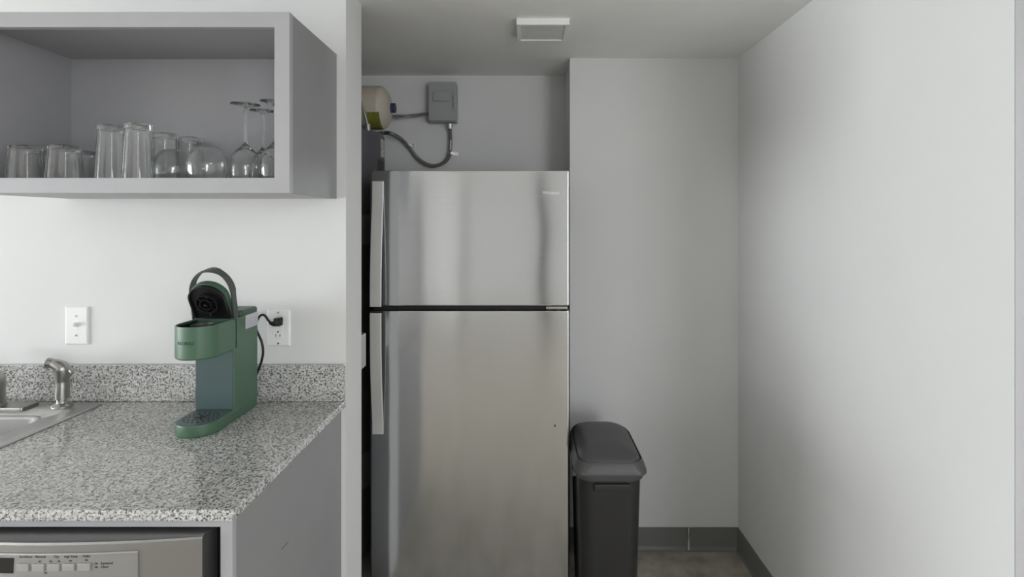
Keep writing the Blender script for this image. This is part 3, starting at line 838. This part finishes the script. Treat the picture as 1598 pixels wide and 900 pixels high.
# brew head: hollow U with a dark well
HZ0, HZ1 = 1.118, 1.2035
b = B()
rings = [uout(KW-.004, KF, CFY+.012, HZ0, rc=.002), uout(KW-.001, KF, CFY+.012, HZ0+.002, rc=.002), uout(KW, KF, CFY+.012, HZ0+.005, rc=.002),
         uout(KW, KF, CFY+.012, HZ1-.002, rc=.002), uout(KW-.0012, KF, CFY+.011, HZ1, rc=.002), uout(KW-.0035, KF, CFY+.009, HZ1, rc=.002), uout(KW-.0045, KF, CFY+.008, HZ1-.002, rc=.002), uout(KW-.0055, KF, CFY+.007, HZ1-.028, rc=.002)]
loft(b, rings, True, True)
head = obj('brew_head', b, M['green'], km, smooth=40, recalc=True)
b = B()
loft(b, [uout(KW-.0050, KF, CFY+.0075, HZ1-.0045, rc=.002), uout(KW-.0075, KF, CFY+.005, HZ1-.0045, rc=.002), uout(KW-.009, KF, CFY+.004, HZ1-.022, rc=.002), uout(.03, KF+.008, CFY-.01, HZ1-.0265, rc=.002)], False, True)
obj('well', b, M['plastic_black'], head, smooth=40)
b = B(); lathe(b, [(.021, -.02), (.026, -.004), (.028, -.003), (.028, -.006), (.0225, -.02)], (KX, KF+.012, HZ1), 32)
obj('pod_holder', b, M['handle_dark'], head, smooth=40)
# brand lettering wrapped around the nose
def wrap(u, v, d):
    a = -PI/2+(u-.026)/KW
    rr = KW+.0003+d
    return Vector((KX+rr*math.cos(a), KF+rr*math.sin(a), 1.1585+v))
text('lettering', 'KEURIG', .0125, None, M['print_dark'], head, .0003, 'LEFT', wrap, xs=1.02)
# reservoir window strip and rear lid
b = B(); box(b, KX+KW-.03, KX+KW+.0012, 1.528, KR-.0012, 1.163, 1.2035, .002)
obj('water_reservoir', b, M['reservoir'], km)
b = B(); r = []
for zz, i_ in ((1.2045, .001), (1.2065, 0), (1.2155, 0), (1.2195, .003), (1.2205, .008)):
    r.append([Vector((p.x, p.y, zz)) for p in rrect(KX, (1.505+KR)/2, KW-i_+.0005, (KR-1.505)/2-i_, .01, 6)])
loft(b, r); obj('reservoir_lid', b, M['green_dark'], km, smooth=40)
# opened lid: local frame at the hinge; u across, v along the lid, n outward
TH = math.radians(63)
HG = Vector((KX-.001, 1.466, 1.2065))
vd = Vector((0, -math.cos(TH), math.sin(TH))); nd = Vector((0, math.sin(TH), math.cos(TH)))
def LU(w_, vl, n_, v0=0.0, n=20):
    """outline of the lid: round end at v = vl"""
    pts = [HG+Vector((1, 0, 0))*w_+vd*v0+nd*n_]
    for i in range(n+1):
        a = PI*i/n; pts.append(HG+Vector((w_*math.cos(a), 0, 0))+vd*(vl-w_*.92+w_*.92*math.sin(a))+nd*n_)
    pts.append(HG-Vector((1, 0, 0))*w_+vd*v0+nd*n_)
    return pts
b = B(); loft(b, [LU(.0485, .106, .006, .002), LU(.0500, .108, .007), LU(.0505, .1085, .018), LU(.049, .107, .025, .002), LU(.042, .099, .0295, .01), LU(.02, .06, .031, .03)])
lid = obj('lid', b, M['green'], km, smooth=45)
b = B(); loft(b, [LU(.0480, .105, .0065, .004), LU(.0500, .107, .004, .001), LU(.0492, .106, -.0045, .002), LU(.0455, .102, -.0048, .004), LU(.0435, .100, .003, .006)])
under = obj('lid_underside', b, M['plastic_black'], lid, smooth=40)
# needle housing rings and ribs on the underside
def lring(bm, uv, r0, r1, n0, n1, n=28):
    c = HG+Vector((uv[0], 0, 0))+vd*uv[1]
    X = Vector((1, 0, 0))
    f = lambda r, k: [c+X*r*math.cos(2*PI*i/n)+vd*r*math.sin(2*PI*i/n)+nd*k for i in range(n)]
    loft(bm, [f(r1, n0), f(r1, n1), f(r0, n1), f(r0, n0)], False, False)
b = B(); lring(b, (0, .053), .026, .030, .002, -.010); lring(b, (0, .053), .014, .017, .002, -.013); lring(b, (0, .053), .0005, .005, .002, -.016)
lring(b, (0, .018), .004, .009, .002, -.009)
for i in range(6):
    a = 2*PI*i/6+.3; c = HG+Vector((.022*math.cos(a), 0, 0))+vd*(.053+.022*math.sin(a))
    cyl(b, c-nd*.008, c+nd*.002, .0035, 8)
obj('needle_housing', b, M['plastic_black'], under, smooth=40)
b = B(); c = HG+vd*.053-nd*.0165; cyl(b, c, c-nd*.006, .0018, 8); obj('needle', b, M['chrome'], under, smooth=40); b = B(); c = HG+vd*.018-nd*.009; cyl(b, c+Vector((.001, 0, 0)), c-nd*.003, .003, 8)
obj('needle', b, M['chrome'], under, smooth=40)
# lifting handle: a flat strap in a U around the lid, standing more upright
T2 = math.radians(80)
vd2 = Vector((0, -math.cos(T2), math.sin(T2))); nd2 = Vector((0, math.sin(T2), math.cos(T2)))
H2 = HG+Vector((0, .010, -.003))
b = B(); rings = []
wout, vl = .0575, .140
path = []
for i in range(9): path.append((wout-.001*i/8, i/8*(vl-wout*1.15)))
for i in range(1, 24):
    a = PI*i/24; path.append(((wout-.001)*math.cos(a), (vl-wout*1.15)+wout*1.15*math.sin(a)))
for i in range(8, -1, -1): path.append((-wout+.001*i/8, i/8*(vl-wout*1.15)))
m_ = len(path)
for i, (u, v) in enumerate(path):
    a = Vector(path[max(i-1, 0)]); c_ = Vector(path[min(i+1, m_-1)]); t_ = (c_-a).normalized(); nn = Vector((t_.y, -t_.x))
    top = math.exp(-((u/.022)**4)) if v > .08 else 0
    wd = .0105+.004*top+ (0.002 if v > .08 else 0)
    th = .0045+.002*top
    P0 = H2+Vector((u, 0, 0))+vd2*v
    o_ = Vector((nn.x, 0, 0))+vd2*nn.y
    k = -wd*.9
    rings.append([P0+o_*th*.5+nd2*(k), P0+o_*th*.5+nd2*(k+2*wd), P0-o_*th*.5+nd2*(k+2*wd), P0-o_*th*.5+nd2*k])
loft(b, rings)
o = obj('handle', b, M['handle_dark'], km, smooth=40, bevel=.0012)
# power cord and plug
cz = P(0, 503, 1.64)
pc = B()
tube(pc, [P(424, 505, 1.612), P(419, 500, 1.610), P(413.5, 492.5, 1.612), P(408, 491.5, 1.614), P(403.5, 496, 1.614), P(400, 505, 1.614), P(400, 514, 1.614), P(404, 523, 1.614), P(408.5, 534, 1.612), P(410.5, 547, 1.612), P(409, 560, 1.614), P(404.5, 574, 1.617), P(398, 590, 1.618)], .0036, 10)
cord = obj('power_cord', pc, M['plastic_black'], km, smooth=60)
b = B()
rings = []
for px, py, D, hw, hh in ((421, 503.5, 1.611, .005, .005), (425, 505, 1.610, .0075, .007), (430, 504.5, 1.611, .0105, .0095), (435, 502, 1.614, .0125, .0125), (439, 500.5, 1.620, .011, .0125), (440, 500.5, 1.6405, .009, .0115)):
    c = P(px, py, D)
    rings.append([Vector((c.x+(hw*.45*math.sin(2*PI*i/14) if px < 436 else 0)*0+0, c.y+hw*math.cos(2*PI*i/14), c.z+hh*math.sin(2*PI*i/14))) for i in range(14)])
loft(b, rings); obj('plug', b, M['plastic_black'], cord, smooth=50)
c = P(434, 502, 1.63); b = B(); box(b, c.x-.011, c.x+.011, 1.619, 1.6418, c.z-.013, c.z+.012, .004)
obj('plug_face', b, M['plastic_black'], cord, smooth=40)

# ------------------------------------------------------------------ trash can
tc_ = thing('trash_can', 'tall charcoal plastic trash can with a flap lid beside the refrigerator', 'trash can', (.2925, 2.0, 0))
TXc, TYc = .2945, 2.015
def rr_(hx_, hy_, z, r=.05): return rrect(TXc, TYc, hx_, hy_, r, 8, z)
def lo_(hx_, hy_, z, r=.05, rb=.082, n=12):
    out = []                                             # rounder at the back than at the front
    for qx, qy, a0 in ((1, 1, 0), (-1, 1, PI/2), (-1, -1, PI), (1, -1, 1.5*PI)):
        rx, ry = (rb*hx_/.126, rb*hx_/.126*1.5) if qy > 0 else (r, r)
        for i in range(n+1):
            a = a0+PI/2*i/n
            out.append(Vector((TXc+qx*(hx_-rx)+rx*math.cos(a), TYc+qy*(hy_-ry)+ry*math.sin(a), z)))
    return out
b = B(); loft(b, [rr_(.094, .155, 0, .04), rr_(.097, .158, .006, .042), rr_(.1105, .184, .585, .05), rr_(.1105, .184, .60, .05)])
body = obj('body', b, M['trash'], tc_, smooth=40)
c = P(927, 755, 1.826); c1 = P(983, 766, 1.826)
b = B(); box(b, c.x, c1.x, 1.8215, 1.84, c1.z, c.z, .003); obj('grip_lip', b, M['trash'], body, smooth=40)
b = B()
loft(b, [lo_(.115, .190, .578, .05), lo_(.1185, .195, .581, .052), lo_(.1225, .199, .592, .054), lo_(.1272, .2035, .603, .040), lo_(.1272, .2035, .607, .040), lo_(.1255, .202, .615, .042), lo_(.121, .197, .630, .055),
         lo_(.116, .191, .640, .054), lo_(.1135, .188, .642, .053), lo_(.1125, .187, .640, .053), lo_(.112, .1865, .632, .053)], True, True)
obj('lid_rim', b, M['trashlid'], tc_, smooth=35)
b = B()
def dome(s_, z): return [Vector((TXc+(p.x-TXc)*s_, TYc+(p.y-TYc)*s_, z)) for p in lo_(.1095, .184, 0, .05)]
loft(b, [dome(1, .630), dome(1, .640), dome(.98, .6455), dome(.93, .650), dome(.82, .656), dome(.66, .661), dome(.45, .6645), dome(.2, .666)])
obj('flap', b, M['trashlid'], tc_, smooth=50)
for sx in (-1,):
    x = TXc+sx*.119; obj('hinge_pin', cyl(B(), (x, 1.865, .590), (x+sx*.012, 1.865, .590), .011, 18), M['trashlid'], tc_, smooth=40)
